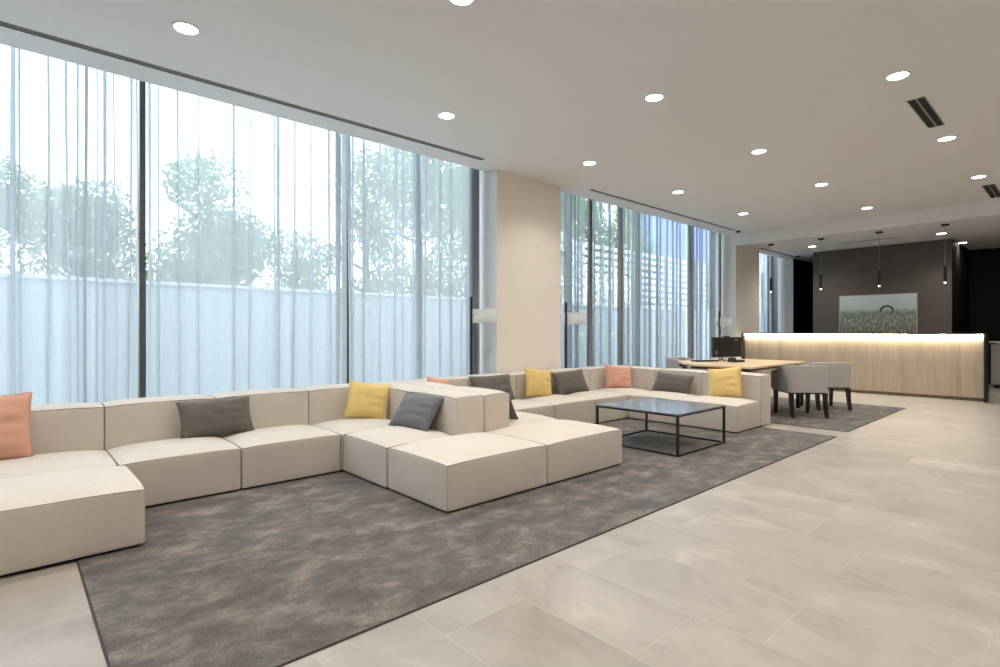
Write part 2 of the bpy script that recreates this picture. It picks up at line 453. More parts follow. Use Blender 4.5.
# curtains ------------------------------------------------------------------
def curtain(name, x0, x1, pleats, mat, label, y0=5.66, amp=0.018, seed=0, ztop=3.74, zb=0.03, group=None, hem=0.10):
    rnd = random.Random(seed)
    # pleats: list of (x, width, layers)
    L = x1 - x0; ox = (x0 + x1) / 2
    base = []                                   # (param, x, y) with pleat id
    ps = sorted(pleats)
    x = x0; seq = []
    phases = [rnd.uniform(0, 6.28) for _ in range(4)]
    def wave(xx): return amp * (math.sin(xx * 21 + phases[0]) + 0.6 * math.sin(xx * 47 + phases[1])) * 0.6
    step = 0.02
    for (px, w, ly) in ps:
        ly += 2
        while x < px - w / 2:
            seq.append((x, 0, 0, None)); x += step
        # S fold: forward to px+w/2, back, forward ...
        pid = (px, w, rnd.uniform(0, 6.28), rnd.uniform(-.012, .012), rnd.uniform(.6, 1))
        for l in range(ly):
            a, b = (-1, 1) if l % 2 == 0 else (1, -1)
            n = 4
            for k in range(n + 1):
                t = k / n
                seq.append((px, a + (b - a) * t, (l + t) / ly, pid))
        x = px + w / 2 + step * .5
    while x < x1:
        seq.append((x, 0, 0, None)); x += step
    seq.append((x1, 0, 0, None))
    nz = 16
    bm = bmesh.new(); rows = []
    for j in range(nz + 1):
        z = zb + (ztop - zb) * j / nz; tz = j / nz
        row = []
        for (sx, s, dep, pid) in seq:
            if pid is None:
                xx = sx; yy = wave(sx) * (1 - .4 * tz)
            else:
                px, w, ph, drift, k = pid
                ww = w / 2 * (0.75 + 0.35 * math.sin(ph + tz * 3.2) * k + .25 * (1 - tz))
                xx = px + s * ww + drift * math.sin(ph + tz * 4) * (1.4 if tz < .5 else .8)
                yy = wave(px) * (1 - .4 * tz) + (dep - .5) * 0.05 * (1 if True else 0)
            row.append(bm.verts.new((xx - ox, yy, z)))
        rows.append(row)
    for a, b in zip(rows, rows[1:]):
        for k in range(len(seq) - 1):
            bm.faces.new((a[k], a[k + 1], b[k + 1], b[k]))
    o = thing(name, label, 'curtain', (ox, y0, 0), 0, group)
    link('cloth', bm, mat, o, smooth=True)
    bh = bmesh.new()
    tube(bh, [(x0 - ox, 0, ztop + .005), (x1 - ox, 0, ztop + .005)], .012, 6)
    link('curtain_track', bh, M['trimw'], o)
    return o

def rand_pleats(x0, x1, dmin, dmax, wmin, wmax, seed, ly=(3,)):
    r = random.Random(seed); x = x0 + r.uniform(.02, .08); out = []
    while x < x1 - .04:
        w = r.uniform(wmin, wmax); out.append((x, w, r.choice(ly))); x += w + r.uniform(dmin, dmax)
    return out

def inv_x(px, Y=5.66):
    u = (px - 500) / 540.0; c, s = math.cos(math.radians(47.63)), math.sin(math.radians(47.63))
    return Y / (s - c * u) * (c + s * u)

def at(*spec):
    return [(inv_x(p), w, l) for p, w, l in spec]
P1 = rand_pleats(-3.1, -0.35, .10, .25, .015, .03, 11) + at((13, .03, 3), (20, .015, 3), (48, .014, 3), (67, .02, 3), (78, .012, 3), (86, .03, 5), (97, .014, 3), (105, .022, 3), (114, .012, 3), (130, .016, 3), (136.5, .02, 3))
curtain('sheer_curtain', -3.15, 0.845, P1, M['sheer'], 'sheer white curtain left of the first dark mullion, behind the pink cushion', seed=1)
P2 = at((149, .02, 3), (159, .012, 3), (178, .012, 3), (199, .012, 3), (234, .014, 3), (250, .010, 3), (274, .014, 3), (278, .024, 3), (294, .020, 3), (311, .014, 3), (329, .018, 3), (338, .05, 5))
curtain('sheer_curtain', 0.945, 2.83, P2, M['sheer'], 'sheer white curtain between the two dark mullions, behind the taupe cushion', seed=2)
P3 = at((349, .03, 5), (353, .014, 3), (364, .018, 3), (380, .018, 3), (395, .016, 3), (403, .012, 3), (413, .02, 3), (417.5, .07, 5), (425, .025, 3), (440, .014, 3), (451, .016, 3), (462, .012, 3), (470, .04, 5))
curtain('sheer_curtain', 2.87, 4.60, P3, M['sheer'], 'sheer white curtain between the second mullion and the nearer cream column', seed=3)
curtain('grey_drape', 4.61, 4.75, [(4.64, .03, 3), (4.68, .03, 3), (4.72, .03, 3)], M['drape'], 'narrow dark grey drape gathered beside the nearer cream column', seed=4, y0=5.62)
# second window, denser cloth
segs = [(6.120, 7.063, 21, 'sheer_dense', 'grey sheer curtain right of the nearer column, behind the second floor lamp'),
        (7.236, 7.900, 22, 'sheer_dense', 'narrow pale sheer curtain between two gathered grey drapes'),
        (8.105, 9.127, 23, 'sheer_dense', 'grey sheer curtain in front of the white slats at mid window'),
        (9.198, 10.375, 24, 'sheer_dense', 'grey sheer curtain with blue showing at its top left of the brown band'),
        (10.623, 11.703, 25, 'sheer_dense', 'grey sheer curtain behind the third floor lamp at the far column')]
for a, b, sd, mk, lb in segs:
    curtain('sheer_curtain', a, b, rand_pleats(a, b, .07, .24, .015, .045, sd), M[mk], lb, seed=sd, amp=.022)
for a, b, sd, lb in [(7.083, 7.216, 31, 'gathered dark grey drape just right of the second floor lamp'),
                     (7.920, 8.085, 32, 'gathered dark grey drape in the middle of the far window'),
                     (10.395, 10.603, 33, 'gathered brownish drape left of the computer monitor'),
                     (11.753, 11.9, 34, 'last narrow drape behind the third floor lamp beside the far column')]:
    curtain('grey_drape', a, b, [(a + .04, .05, 3), (a + .10, .05, 3), (b - .04, .05, 3)], M['drape'], lb, seed=sd, y0=5.63)
curtain('sheer_curtain', 13.25, 14.5, rand_pleats(13.25, 14.5, .06, .16, .02, .05, 41), M['sheer_dense'], 'grey sheer curtain above the reception counter, right of the far cream column', seed=41, ztop=3.74)
curtain('grey_drape', 14.56, 15.10, [(14.66, .06, 3), (14.78, .06, 3), (14.9, .06, 3), (15.02, .06, 3)], M['drape'], 'dark grey drape against the last pale pier above the counter', seed=42, y0=5.62)

# ceiling fittings -----------------------------------------------------------
def downlight_proto():
    t = empty('ceiling_downlight')
    bm = bmesh.new(); lathe(bm, [(.074, -.001), (.076, -.006), (.090, -.005), (.092, 0.0)], 32); link('trim_ring', bm, M['trimw'], t, smooth=True)
    bm = bmesh.new(); lathe(bm, [(.0, -.004), (.074, -.004)], 32); link('lens', bm, M['lightdisc'], t)
    return t
proto = downlight_proto()
DL = [((0.936, 4.33), 'recessed downlight nearest the near end of the long window slot'),
      ((3.23, 4.33), 'recessed downlight second along the window row, left of the nearer column'),
      ((5.487, 4.32), 'recessed downlight third along the window row, in front of the nearer cream column'),
      ((7.64, 4.30), 'recessed downlight fourth along the window row, beside the far window slot'),
      ((9.92, 4.29), 'recessed downlight farthest along the window row, just before the ceiling step'),
      ((2.16, 2.735), 'recessed downlight cut by the top edge of the photo, middle row'),
      ((4.39, 2.71), 'recessed downlight above the coffee table, second of the middle row'),
      ((6.63, 2.68), 'recessed downlight third of the middle row, at the ceiling centre'),
      ((8.80, 2.666), 'recessed downlight fourth of the middle row, towards the reception'),
      ((11.056, 2.64), 'recessed downlight last of the middle row, just before the ceiling step'),
      ((5.53, 1.10), 'largest recessed downlight on the right, beyond it the short air vent'),
      ((7.73, 1.09), 'recessed downlight just past the short air vent on the right'),
      ((9.97, 1.06), 'recessed downlight at the right edge beside the far small air vent'),
      ]
LOW = [((13.36, 4.24), 'recessed downlight in the low reception ceiling, left of the dark wall'),
       ((13.45, 1.977), 'recessed downlight in the low reception ceiling, beside the last pendant'),
       ((15.17, 1.88), 'recessed downlight in the low reception ceiling, at the corner of the dark wall')]
HID = [(-1.2, 4.33), (-0.2, 2.73), (3.3, 1.1), (1.1, 1.1), (-1.1, 1.1), (0, -0.6), (2.2, -0.6), (4.4, -0.6), (6.6, -0.6), (8.8, -0.6), (11.0, -0.6), (2.2, -2.2), (5.5, -2.2), (8.8, -2.2)]
def spot(x, y, z, power=40, size=140, blend=1.0, col=(1, .93, .84)):
    l = bpy.data.lights.new('downlight_lamp', 'SPOT'); l.energy = power; l.spot_size = math.radians(size); l.spot_blend = blend
    l.color = col; l.shadow_soft_size = .08
    o = bpy.data.objects.new('downlight_lamp', l); COL.objects.link(o); o.location = (x, y, z - .02)
    return o
PW = 72
first = True
for (x, y), lb in DL:
    o = proto if first else copy_tree(proto); first = False
    o.location = (x, y, ZC); tag(o, lb, 'ceiling light', 'recessed round downlights'); spot(x, y, ZC, PW)
for (x, y), lb in LOW:
    o = copy_tree(proto); o.location = (x, y, ZS); tag(o, lb, 'ceiling light', 'recessed round downlights'); spot(x, y, ZS, 22 if x > 15 else 60)
for (x, y) in HID: spot(x, y, ZC, PW)

def slot_vent(name, x0, x1, y0, y1, z, label, cat='air vent', bars=1, mats=('trimw', 'slot')):
    cx, cy = (x0 + x1) / 2, (y0 + y1) / 2; a, b = (x1 - x0) / 2, (y1 - y0) / 2
    t = thing(name, label, cat, (cx, cy, z), 0)
    link('slot', boxes((-a, a, -b, b, -.002, -.0005)), M['slot'], t)
    bm = bmesh.new(); e = .008
    along_x = a > b
    if along_x:
        box(bm, -a - e, a + e, -b - e, -b, -.006, 0); box(bm, -a - e, a + e, b, b + e, -.006, 0)
        box(bm, -a - e, -a, -b, b, -.006, 0); box(bm, a, a + e, -b, b, -.006, 0)
        for k in range(bars):
            yy = -b + 2 * b * (k + 1) / (bars + 1); box(bm, -a, a, yy - .006, yy + .006, -.005, 0)
    else:
        box(bm, -a - e, -a, -b - e, b + e, -.006, 0); box(bm, a, a + e, -b - e, b + e, -.006, 0)
        box(bm, -a, a, -b - e, -b, -.006, 0); box(bm, -a, a, b, b + e, -.006, 0)
        for k in range(bars):
            xx = -a + 2 * a * (k + 1) / (bars + 1); box(bm, xx - .006, xx + .006, -b, b, -.005, 0)
    link('vent_frame', bm, M['slotgrey'], t)
    return t
slot_vent('linear_air_slot', XL + .1, 4.38, 5.10, 5.155, ZC, 'long black linear slot in the ceiling along the near window')
slot_vent('linear_air_slot', 6.53, 11.38, 5.09, 5.14, ZC, 'long dark linear slot in the ceiling along the far window')
slot_vent('linear_air_slot', 12.78, 15.3, 5.10, 5.15, ZS, 'dark linear slot in the low ceiling beside the last window')
slot_vent('linear_air_slot', 13.30, 13.35, 2.66, 3.70, ZS, 'thin cross slot in the low ceiling in front of the dark reception wall')
slot_vent('ceiling_air_vent', 6.20, 7.18, 1.035, 1.16, ZC, 'short twin-slot air vent between two downlights on the right', bars=1)
slot_vent('ceiling_air_vent', 10.62, 11.70, .96, 1.09, ZC, 'small twin-slot air vent at the right edge of the photo', bars=1)

def dome(name, x, y, z, r, mat, label, cat):
    t = thing(name, label, cat, (x, y, z))
    bm = bmesh.new(); lathe(bm, [(r, 0), (r, -.012), (r * .8, -.03), (0, -.045)], 16); link('housing', bm, mat, t, smooth=True)
    bm = bmesh.new(); lathe(bm, [(r * 1.2, 0), (r * 1.2, -.008), (r, -.010)], 16); link('base_ring', bm, mat, t, smooth=True)
    return t
dome('ceiling_sensor', 11.55, 5.10, ZC, .045, M['black'], 'small black round sensor on the ceiling near the far column', 'sensor')
dome('smoke_detector', 13.9, 3.13, ZS, .06, M['trimw'], 'small white round smoke detector in front of the dark wall', 'smoke detector')
dome('security_camera', 14.75, 5.0, ZS, .05, M['black'], 'small black dome camera at the end of the low ceiling', 'camera')

# pendants over the counter
def pendant_proto():
    t = empty('pendant_lamp')
    bm = bmesh.new(); lathe(bm, [(0, -.03), (.055, -.03), (.06, -.025), (.06, 0)], 20); link('canopy', bm, M['black'], t, smooth=False)
    bm = bmesh.new(); tube(bm, [(0, 0, -.03), (0, 0, -.74)], .004, 6); link('cord', bm, M['grey_plastic'], t)
    bm = bmesh.new(); lathe(bm, [(0, -.74), (.023, -.74), (.025, -.745), (.025, -1.025), (.021, -1.03)], 20); link('tube_shade', bm, M['black'], t, smooth=False)
    bm = bmesh.new(); lathe(bm, [(.017, -1.025), (.017, -1.045), (.012, -1.052), (0, -1.055)], 16); link('bulb', bm, M['tip'], t, smooth=True)
    return t
pp = pendant_proto()
for i, (y, lb) in enumerate([(4.73, 'slim black pendant lamp in front of the last window'),
                             (3.75, 'slim black pendant lamp left of the meadow painting'),
                             (2.747, 'slim black pendant lamp above the meadow painting'),
                             (1.763, 'slim black pendant lamp at the right end of the counter')]):
    o = pp if i == 0 else copy_tree(pp)
    o.location = (12.33, y, ZS); tag(o, lb, 'pendant lamp', 'tube pendants above the reception counter')
    l = spot(12.33, y, ZS - 1.06, 5, 100)

# ------------------------------------------------------------------ rugs
def rug(name, x0, x1, y0, y1, label):
    t = thing(name, label, 'rug', ((x0 + x1) / 2, (y0 + y1) / 2, 0))
    a, b = (x1 - x0) / 2, (y1 - y0) / 2
    bm = bmesh.new(); box(bm, -a + .008, a - .008, -b + .008, b - .008, 0.0005, .0065)
    link('pile', bm, M['rug'], t, bevel=.002)
    bm = boxes((-a, a, -b, -b + .008, .0005, .006), (-a, a, b - .008, b, .0005, .006), (-a, -a + .008, -b + .008, b - .008, .0005, .006), (a - .008, a, -b + .008, b - .008, .0005, .006))
    link('binding', bm, M['rug_edge'], t)
rug('area_rug', 0.265, 6.97, 1.955, 4.75, 'large mottled grey-brown rug under the sectional sofa and coffee table')
rug('area_rug', 7.40, 10.37, 1.96, 4.9, 'smaller mottled grey rug under the desk and tub chairs')

# ------------------------------------------------------------------ modular sofa
ZR = .0068
def puff(bm, x0, x1, y0, y1, z0, z1, n=12, dome=.022, edge=.010, side=.007, k=.010, paths=None):
    cx, cy, a, b = (x0 + x1) / 2, (y0 + y1) / 2, (x1 - x0) / 2, (y1 - y0) / 2
    ka = k / a * .6; kb = k / b * .6
    def pos(u, v, w):     # u,v,w in -1..1
        top = max(0, w)
        x = cx + a * u * (1 - ka * v ** 8 - ka * .1 * abs(w) ** 10) + (side * (1 - v * v) * (1 - w * w)) * (u ** 9)
        y = cy + b * v * (1 - kb * u ** 8 - kb * .1 * abs(w) ** 10) + (side * (1 - u * u) * (1 - w * w)) * (v ** 9)
        z = (z0 + z1) / 2 + (z1 - z0) / 2 * w
        if w > 0:
            z += (edge * (2 - u ** 4 - v ** 4) + dome * (1 - u ** 4) * (1 - v ** 4) - edge) * w ** 6
        return (x, y, z)
    vm = {}
    def V(i, j, l):
        key = (i, j, l)
        if key not in vm: vm[key] = bm.verts.new(pos(-1 + 2 * i / n, -1 + 2 * j / n, -1 + 2 * l / n))
        return vm[key]
    for i in range(n):
        for j in range(n):
            bm.faces.new((V(i, j, 0), V(i, j + 1, 0), V(i + 1, j + 1, 0), V(i + 1, j, 0)))
            bm.faces.new((V(i, j, n), V(i + 1, j, n), V(i + 1, j + 1, n), V(i, j + 1, n)))
            bm.faces.new((V(i, 0, j), V(i + 1, 0, j), V(i + 1, 0, j + 1), V(i, 0, j + 1)))
            bm.faces.new((V(i, n, j), V(i, n, j + 1), V(i + 1, n, j + 1), V(i + 1, n, j)))
            bm.faces.new((V(0, i, j), V(0, i, j + 1), V(0, i + 1, j + 1), V(0, i + 1, j)))
            bm.faces.new((V(n, i, j), V(n, i + 1, j), V(n, i + 1, j + 1), V(n, i, j + 1)))
    if paths is not None:
        m = 24; q = []
        T = [-1 + 2 * t / m for t in range(m)]
        q += [pos(t, -1, 1) for t in T] + [pos(1, t, 1) for t in T] + [pos(-t, 1, 1) for t in T] + [pos(-1, -t, 1) for t in T]
        c = Vector((cx, cy, 0))
        q2 = []
        for p in q:
            d = Vector((p[0], p[1], 0)) - c; d.normalize()
            q2.append((p[0] - d.x * .003, p[1] - d.y * .003, p[2] - .0015))
        paths.append((q2, True))
        for u, v in ((-1, -1), (1, -1), (1, 1), (-1, 1)):
            q = []
            for t in range(9):
                w = -1 + 2 * t / 8
                p = pos(u, v, w); q.append((p[0] - u * .003, p[1] - v * .003, p[2]))
            paths.append((q, False))

G = .0006
def module(x0, x1, y0, y1, backs, label, z_seat=.33):
    """backs: list of (x0,x1,y0,y1) blocks in world coordinates; the seat fills what is left."""
    t = thing('sofa_module' if backs else 'sofa_ottoman', label, 'sofa section', ((x0 + x1) / 2, (y0 + y1) / 2, 0), 0, 'modular oatmeal sofa sections')
    ox, oy = (x0 + x1) / 2, (y0 + y1) / 2
    sx0, sx1, sy0, sy1 = x0, x1, y0, y1
    for (a, b, c, d) in backs:
        if b - a > .5 and d >= y1 - .01: sy1 = min(sy1, c)        # window side back
        elif d - c > .3 and a > x0 + .1: sx1 = min(sx1, a)
        elif d - c > .3: sx0 = max(sx0, b)
    def part(nm, r, z0, z1, dome, k):
        bm = bmesh.new(); paths = []
        puff(bm, r[0] - ox + G / 2, r[1] - ox - G / 2, r[2] - oy + G / 2, r[3] - oy - G / 2, z0, z1, dome=dome, paths=paths, k=k)
        o = link(nm, bm, M['sofa'], t, smooth=True)
        md = o.modifiers.new('bevel', 'BEVEL'); md.width = .005; md.segments = 3; md.limit_method = 'ANGLE'; md.angle_limit = math.radians(45)
        bp = bmesh.new()
        for q, cl in paths: tube(bp, q, .0026, 6, closed=cl)
        link('piping', bp, M['piping'], o, smooth=True)
        return o
    part('seat', (sx0, sx1, sy0, sy1), .021, z_seat, .03, .007)
    for r in backs: part('backrest', r, .021, .645, .010, .005)
    bm = boxes((x0 - ox + .03, x1 - ox - .03, y0 - oy + .03, y1 - oy - .03, ZR, .024))
    link('plinth', bm, M['plinth'], t)
    return t
BY0, BY1 = 4.955, 5.265
Y0 = 4.29
module(-.43, .535, Y0, BY1, [(-.43, .535, BY0, BY1)], 'oatmeal sofa corner section at the left edge, behind the ottoman, holding the nearest pink cushion')
module(-.43, .572, 3.55, Y0, [], 'large oatmeal ottoman block at the left edge, standing partly off the rug')
module(.535, 1.295, Y0, BY1, [(.535, 1.295, BY0, BY1)], 'oatmeal sofa section with backrest right beside the left ottoman')
module(1.295, 2.09, Y0, BY1, [(1.295, 2.09, BY0, BY1)], 'oatmeal sofa section with backrest between the taupe cushion and the inner corner')
module(2.09, 3.08, Y0, BY1, [(2.09, 2.77, BY0, BY1), (2.77, 3.08, Y0, BY1)], 'oatmeal corner sofa section holding the yellow cushion nearest the camera')
module(2.105, 3.08, 3.58, Y0, [(2.77, 3.08, 3.58, Y0)], 'oatmeal sofa section on the peninsula holding the slate cushion')
module(2.115, 3.08, 2.83, 3.58, [], 'oatmeal backless end block of the peninsula, its left front corner towards the camera')
module(3.08, 4.07, 2.83, 3.58, [], 'oatmeal backless end block of the peninsula, right one, nearest the coffee table')
module(3.08, 4.07, 3.58, Y0, [(3.08, 3.39, 3.58, Y0)], 'oatmeal sofa section on the right side of the peninsula, half hidden by the backrest')
module(3.08, 4.07, Y0, BY1, [(3.39, 4.07, BY0, BY1), (3.08, 3.39, Y0, BY1)], 'oatmeal corner sofa section behind the peninsula with a pink cushion tip showing')
module(4.07, 4.80, Y0, BY1, [(4.07, 4.80, BY0, BY1)], 'oatmeal sofa section behind the peninsula under the taupe cushion by the nearer column')
module(4.80, 5.56, Y0, BY1, [(4.80, 5.56, BY0, BY1)], 'oatmeal sofa section in front of the nearer cream column, under the second yellow cushion')
module(5.56, 6.30, Y0, BY1, [(5.56, 6.30, BY0, BY1)], 'oatmeal sofa section behind the coffee table, under the second pointed taupe cushion')
module(6.30, 7.275, Y0, BY1, [(6.30, 6.955, BY0, BY1), (6.955, 7.275, Y0, BY1)], 'oatmeal far corner sofa section holding the pink cushion behind the coffee table')
module(6.285, 7.275, 3.57, Y0, [(6.955, 7.275, 3.57, Y0)], 'oatmeal sofa section on the far arm under the long grey cushion')
module(6.285, 7.275, 2.79, 3.57, [(6.955, 7.275, 2.79, 3.57)], 'oatmeal end section of the far arm under the last yellow cushion, beside the chairs')

# ------------------------------------------------------------------ cushions
def cushion(x, y, face, tilt, roll, w, h, mat, label, z=.355, t=.14, seed=0):
    """bottom edge centred on (x,y); face = heading (deg) the front looks to; tilt back from vertical."""
    o = thing('throw_cushion', label, 'cushion', (x, y, z), 0, None)
    rnd = random.Random(seed)
    bm = bmesh.new(); n = 18; g = {}
    off = Vector((rnd.uniform(0, 50), rnd.uniform(0, 50), 0))
    def P(u, v, s):
        e = max(0, 1 - abs(u) ** 2.6) ** .55 * max(0, 1 - abs(v) ** 2.6) ** .55
        xx = w / 2 * u * (1 - .07 * (1 - v * v)); zz = h / 2 + h / 2 * v * (1 - .07 * (1 - u * u))
        wr = noise.noise(Vector((u * 2.2, v * 2.2, s * 3)) + off) * .012 + noise.noise(Vector((u * 7, v * 3, s)) + off) * .004
        # crease folds towards lower corners
        cr = .010 * math.exp(-((u - .6) ** 2) * 8) * math.sin(v * 14) * (1 - abs(v)) if s < 0 else 0
        return (xx, s * (t / 2 * e) + (wr + cr) * e, zz)
    for s in (-1, 1):
        for i in range(n + 1):
            for j in range(n + 1):
                bd = i in (0, n) or j in (0, n)
                key = (i, j, 0 if bd else s)
                if key not in g: g[key] = bm.verts.new(P(-1 + 2 * i / n, -1 + 2 * j / n, 0 if bd else s))
        for i in range(n):
            for j in range(n):
                q = [g[(a, b, 0 if (a in (0, n) or b in (0, n)) else s)] for a, b in ((i, j), (i + 1, j), (i + 1, j + 1), (i, j + 1))]
                bm.faces.new(q if s < 0 else q[::-1])
    c = link('cover', bm, mat, o, smooth=True)
    bp = bmesh.new(); T = [-1 + 2 * k / 14 for k in range(14)]
    pts = [P(a, -1, 0) for a in T] + [P(1, a, 0) for a in T] + [P(-a, 1, 0) for a in T] + [P(-1, -a, 0) for a in T]
    tube(bp, pts, .0032, 6, closed=True)
    s_ = link('seam_piping', bp, mat, o, smooth=True)
    # front is local -Y; heading angle is the world direction of the front
    yaw = math.radians(face + 90)
    o.rotation_mode = 'XYZ'
    R = Matrix.Rotation(yaw, 4, 'Z') @ Matrix.Rotation(-math.radians(tilt), 4, 'X') @ Matrix.Rotation(math.radians(roll), 4, 'Y')
    o.rotation_euler = R.to_euler()
    return o
S, W_ = -90, 180      # facing the camera side (-Y) / facing -X
cushion(-.10, 4.74, -88, 16, 0, .46, .45, M['pink_c'], 'salmon pink cushion cut by the left edge of the photo', seed=1)
cushion(1.265, 4.76, -91, 24, -1, .55, .31, M['taupe_c'], 'long taupe cushion on the left part of the sofa', seed=2)
cushion(2.52, 4.68, -118, 20, 9, .40, .37, M['yellow_c'], 'mustard yellow cushion in the near inner corner, closest to the camera', seed=3)
cushion(2.56, 4.01, 184, 36, 0, .55, .35, M['slate_c'], 'slate grey cushion leaning on the left side of the peninsula backrest', seed=4)
cushion(3.49, 4.84, -90, 12, 10, .30, .34, M['pink_c'], 'pink cushion almost hidden behind the peninsula, only its tip showing', seed=5)
cushion(4.30, 4.78, -93, 22, 0, .62, .34, M['taupe_c'], 'taupe cushion behind the peninsula, left of the second yellow cushion', seed=6)
cushion(3.61, 3.97, 0, 26, 0, .56, .34, M['taupe_c'], 'dark taupe cushion on the right side of the peninsula, only one end showing', seed=7)
cushion(5.02, 4.76, -98, 16, 9, .42, .38, M['yellow_c'], 'mustard yellow cushion in front of the nearer cream column', seed=8)
cushion(5.72, 4.76, -96, 24, -3, .60, .33, M['taupe_c'], 'taupe cushion between the middle yellow one and the far pink one', seed=9)
cushion(6.66, 4.69, -118, 20, 6, .42, .36, M['pink_c'], 'salmon pink cushion in the far corner behind the coffee table', seed=10)
cushion(6.76, 3.93, 180, 26, 3, .58, .28, M['taupe_c'], 'long grey-brown cushion on the far arm beside the last yellow cushion', seed=11)
cushion(6.75, 3.15, 183, 18, -8, .43, .40, M['yellow_c'], 'mustard yellow cushion at the end of the far arm near the desk', seed=12)

# ------------------------------------------------------------------ coffee table
t = thing('coffee_table', 'low black-framed coffee table with a dark glass top on the rug', 'coffee table', (5.19, 3.13, ZR))
a, b, r = .49, .485, .011; zt = .405
bm = boxes((-a, a, -b, b, zt - .012, zt)); link('tabletop', bm, M['table_top'], t, bevel=.002)
link('top_rail', boxes((-a, a, -b, -b + 2 * r, zt - .028, zt - .012), (-a, a, b - 2 * r, b, zt - .028, zt - .012), (-a, -a + 2 * r, -b + 2 * r, b - 2 * r, zt - .028, zt - .012), (a - 2 * r, a, -b + 2 * r, b - 2 * r, zt - .028, zt - .012)), M['black'], t)
for sx in (-1, 1):
    for sy in (-1, 1):
        x, y = sx * (a - r), sy * (b - r)
        link('leg', boxes((x - r, x + r, y - r, y + r, .0, zt - .028)), M['black'], t)
link('bottom_rail', boxes((-a + 2 * r, a - 2 * r, -b, -b + 2 * r, .0, .018), (-a + 2 * r, a - 2 * r, b - 2 * r, b, .0, .018), (-a, -a + 2 * r, -b + 2 * r, b - 2 * r, .0, .018), (a - 2 * r, a, -b + 2 * r, b - 2 * r, .0, .018)), M['black'], t)

# ------------------------------------------------------------------ floor lamps
def lamp_proto():
    t = empty('floor_lamp')
    bm = bmesh.new(); lathe(bm, [(0, 0), (.13, 0), (.13, .012), (.12, .016), (0, .016)], 28); link('base', bm, M['black'], t)
    bm = bmesh.new(); box(bm, -.012, .012, -.012, .012, .016, 1.645); link('pole', bm, M['black'], t)
    bm = bmesh.new(); tube(bm, [(.012, 0, 1.41), (.20, 0, 1.41)], .006, 8); link('arm', bm, M['black'], t)
    bm = bmesh.new(); lathe(bm, [(.168, 1.31), (.170, 1.31), (.170, 1.490), (.168, 1.490)], 36, cx=.20); link('lamp_shade', bm, M['shade'], t, smooth=True)
    return t
lp = lamp_proto()
for i, (x, lb) in enumerate([(4.41, 'black floor lamp with white drum shade left of the nearer cream column'),
                             (6.27, 'black floor lamp with white drum shade right of the nearer cream column'),
                             (11.27, 'black floor lamp with white drum shade behind the computer monitor')]):
    o = lp if i == 0 else copy_tree(lp)
    o.location = (x, 5.385, 0); tag(o, lb, 'floor lamp', 'floor lamps along the windows')

# ------------------------------------------------------------------ desk
t = thing('writing_desk', 'pale oak desk on the far rug with a computer monitor on it', 'desk', (8.2, 3.7, ZR))
poly = [(-1.0, -.71), (.93, -.71), (1.05, -.60), (1.05, .60), (-.18, .72), (-.45, .66), (-.80, .40), (-1.0, .10)]
bm = bmesh.new()
lo = [bm.verts.new((x, y, .700)) for x, y in poly]; hi = [bm.verts.new((x, y, .728)) for x, y in poly]
bm.faces.new(lo[::-1]); bm.faces.new(hi)
for k in range(len(poly)): bm.faces.new((lo[k], lo[(k + 1) % len(poly)], hi[(k + 1) % len(poly)], hi[k]))
link('tabletop', bm, M['desk_oak'], t, bevel=.003)
for x, y in ((-.90, -.60), (.95, -.60), (.95, .55), (-.55, .50)):
    link('leg', boxes((x - .025, x + .025, y - .025, y + .025, 0, .66)), M['black'], t)
link('apron', boxes((-.9, .95, -.61, -.59, .66, .70), (-.6, .95, .54, .56, .66, .70), (-.91, -.89, -.59, .2, .66, .70), (.94, .96, -.59, .54, .66, .70)), M['black'], t)
bm = boxes((.2, .62, -.1, .45, .03, .62)); link('drawer_pedestal', bm, M['desk_oak'], t, bevel=.004)
link('modesty_panel', boxes((-.85, .2, -.06, -.04, .20, .42)), M['desk_oak'], t)

# monitor
t = thing('computer_monitor', 'black computer monitor seen from behind on the oak desk', 'monitor', (8.33, 3.86, .743), math.radians(-25))
bm = boxes((-.27, .27, -.02, .02, .06, .37)); link('display_housing', bm, M['screen_black'], t, bevel=.006)
link('rear_bulge', boxes((-.17, .17, -.028, -.02, .11, .30)), M['screen_black'], t, bevel=.012)
link('display_glass', boxes((-.255, .255, .02, .0215, .075, .355)), M['table_top'], t)
link('webcam', boxes((-.05, .05, -.012, .015, .37, .388)), M['screen_black'], t)
for s in (-.1, .1):
    bm = bmesh.new(); tube(bm, [(s, -.01, .09), (s, -.02, .02), (s, -.09, .008)], .010, 8); tube(bm, [(s, -.02, .02), (s, .08, .008)], .010, 8)
    link('stand_leg', bm, M['screen_black'], t)
link('maker_badge', boxes((.13, .20, -.0215, -.02, .315, .335)), M['grey_plastic'], t)
link('port_panel', boxes((-.22, -.19, -.0215, -.02, .10, .16)), M['grey_plastic'], t)
t = thing('keyboard', 'black keyboard lying on the oak desk beside the monitor', 'keyboard', (7.93, 4.02, .743), math.radians(-30))
link('keyboard_base', boxes((-.2, .2, -.065, .065, 0, .014)), M['screen_black'], t, bevel=.004)
bm = bmesh.new()
for i in range(14):
    for j in range(5): box(bm, -.19 + i * .027, -.19 + i * .027 + .022, -.058 + j * .023, -.058 + j * .023 + .018, .014, .019)
link('keys', bm, M['black'], t)
t = thing('desk_telephone', 'low black desk telephone right of the keyboard below the monitor', 'telephone', (8.12, 3.62, .743), math.radians(-25))
link('phone_body', boxes((-.10, .10, -.08, .08, 0, .03)), M['screen_black'], t, bevel=.01)
bm = bmesh.new(); tube(bm, [(-.07, -.07, .04), (-.07, -.05, .05), (-.07, .05, .05), (-.07, .07, .04)], .016, 8); link('handset', bm, M['screen_black'], t, smooth=True)

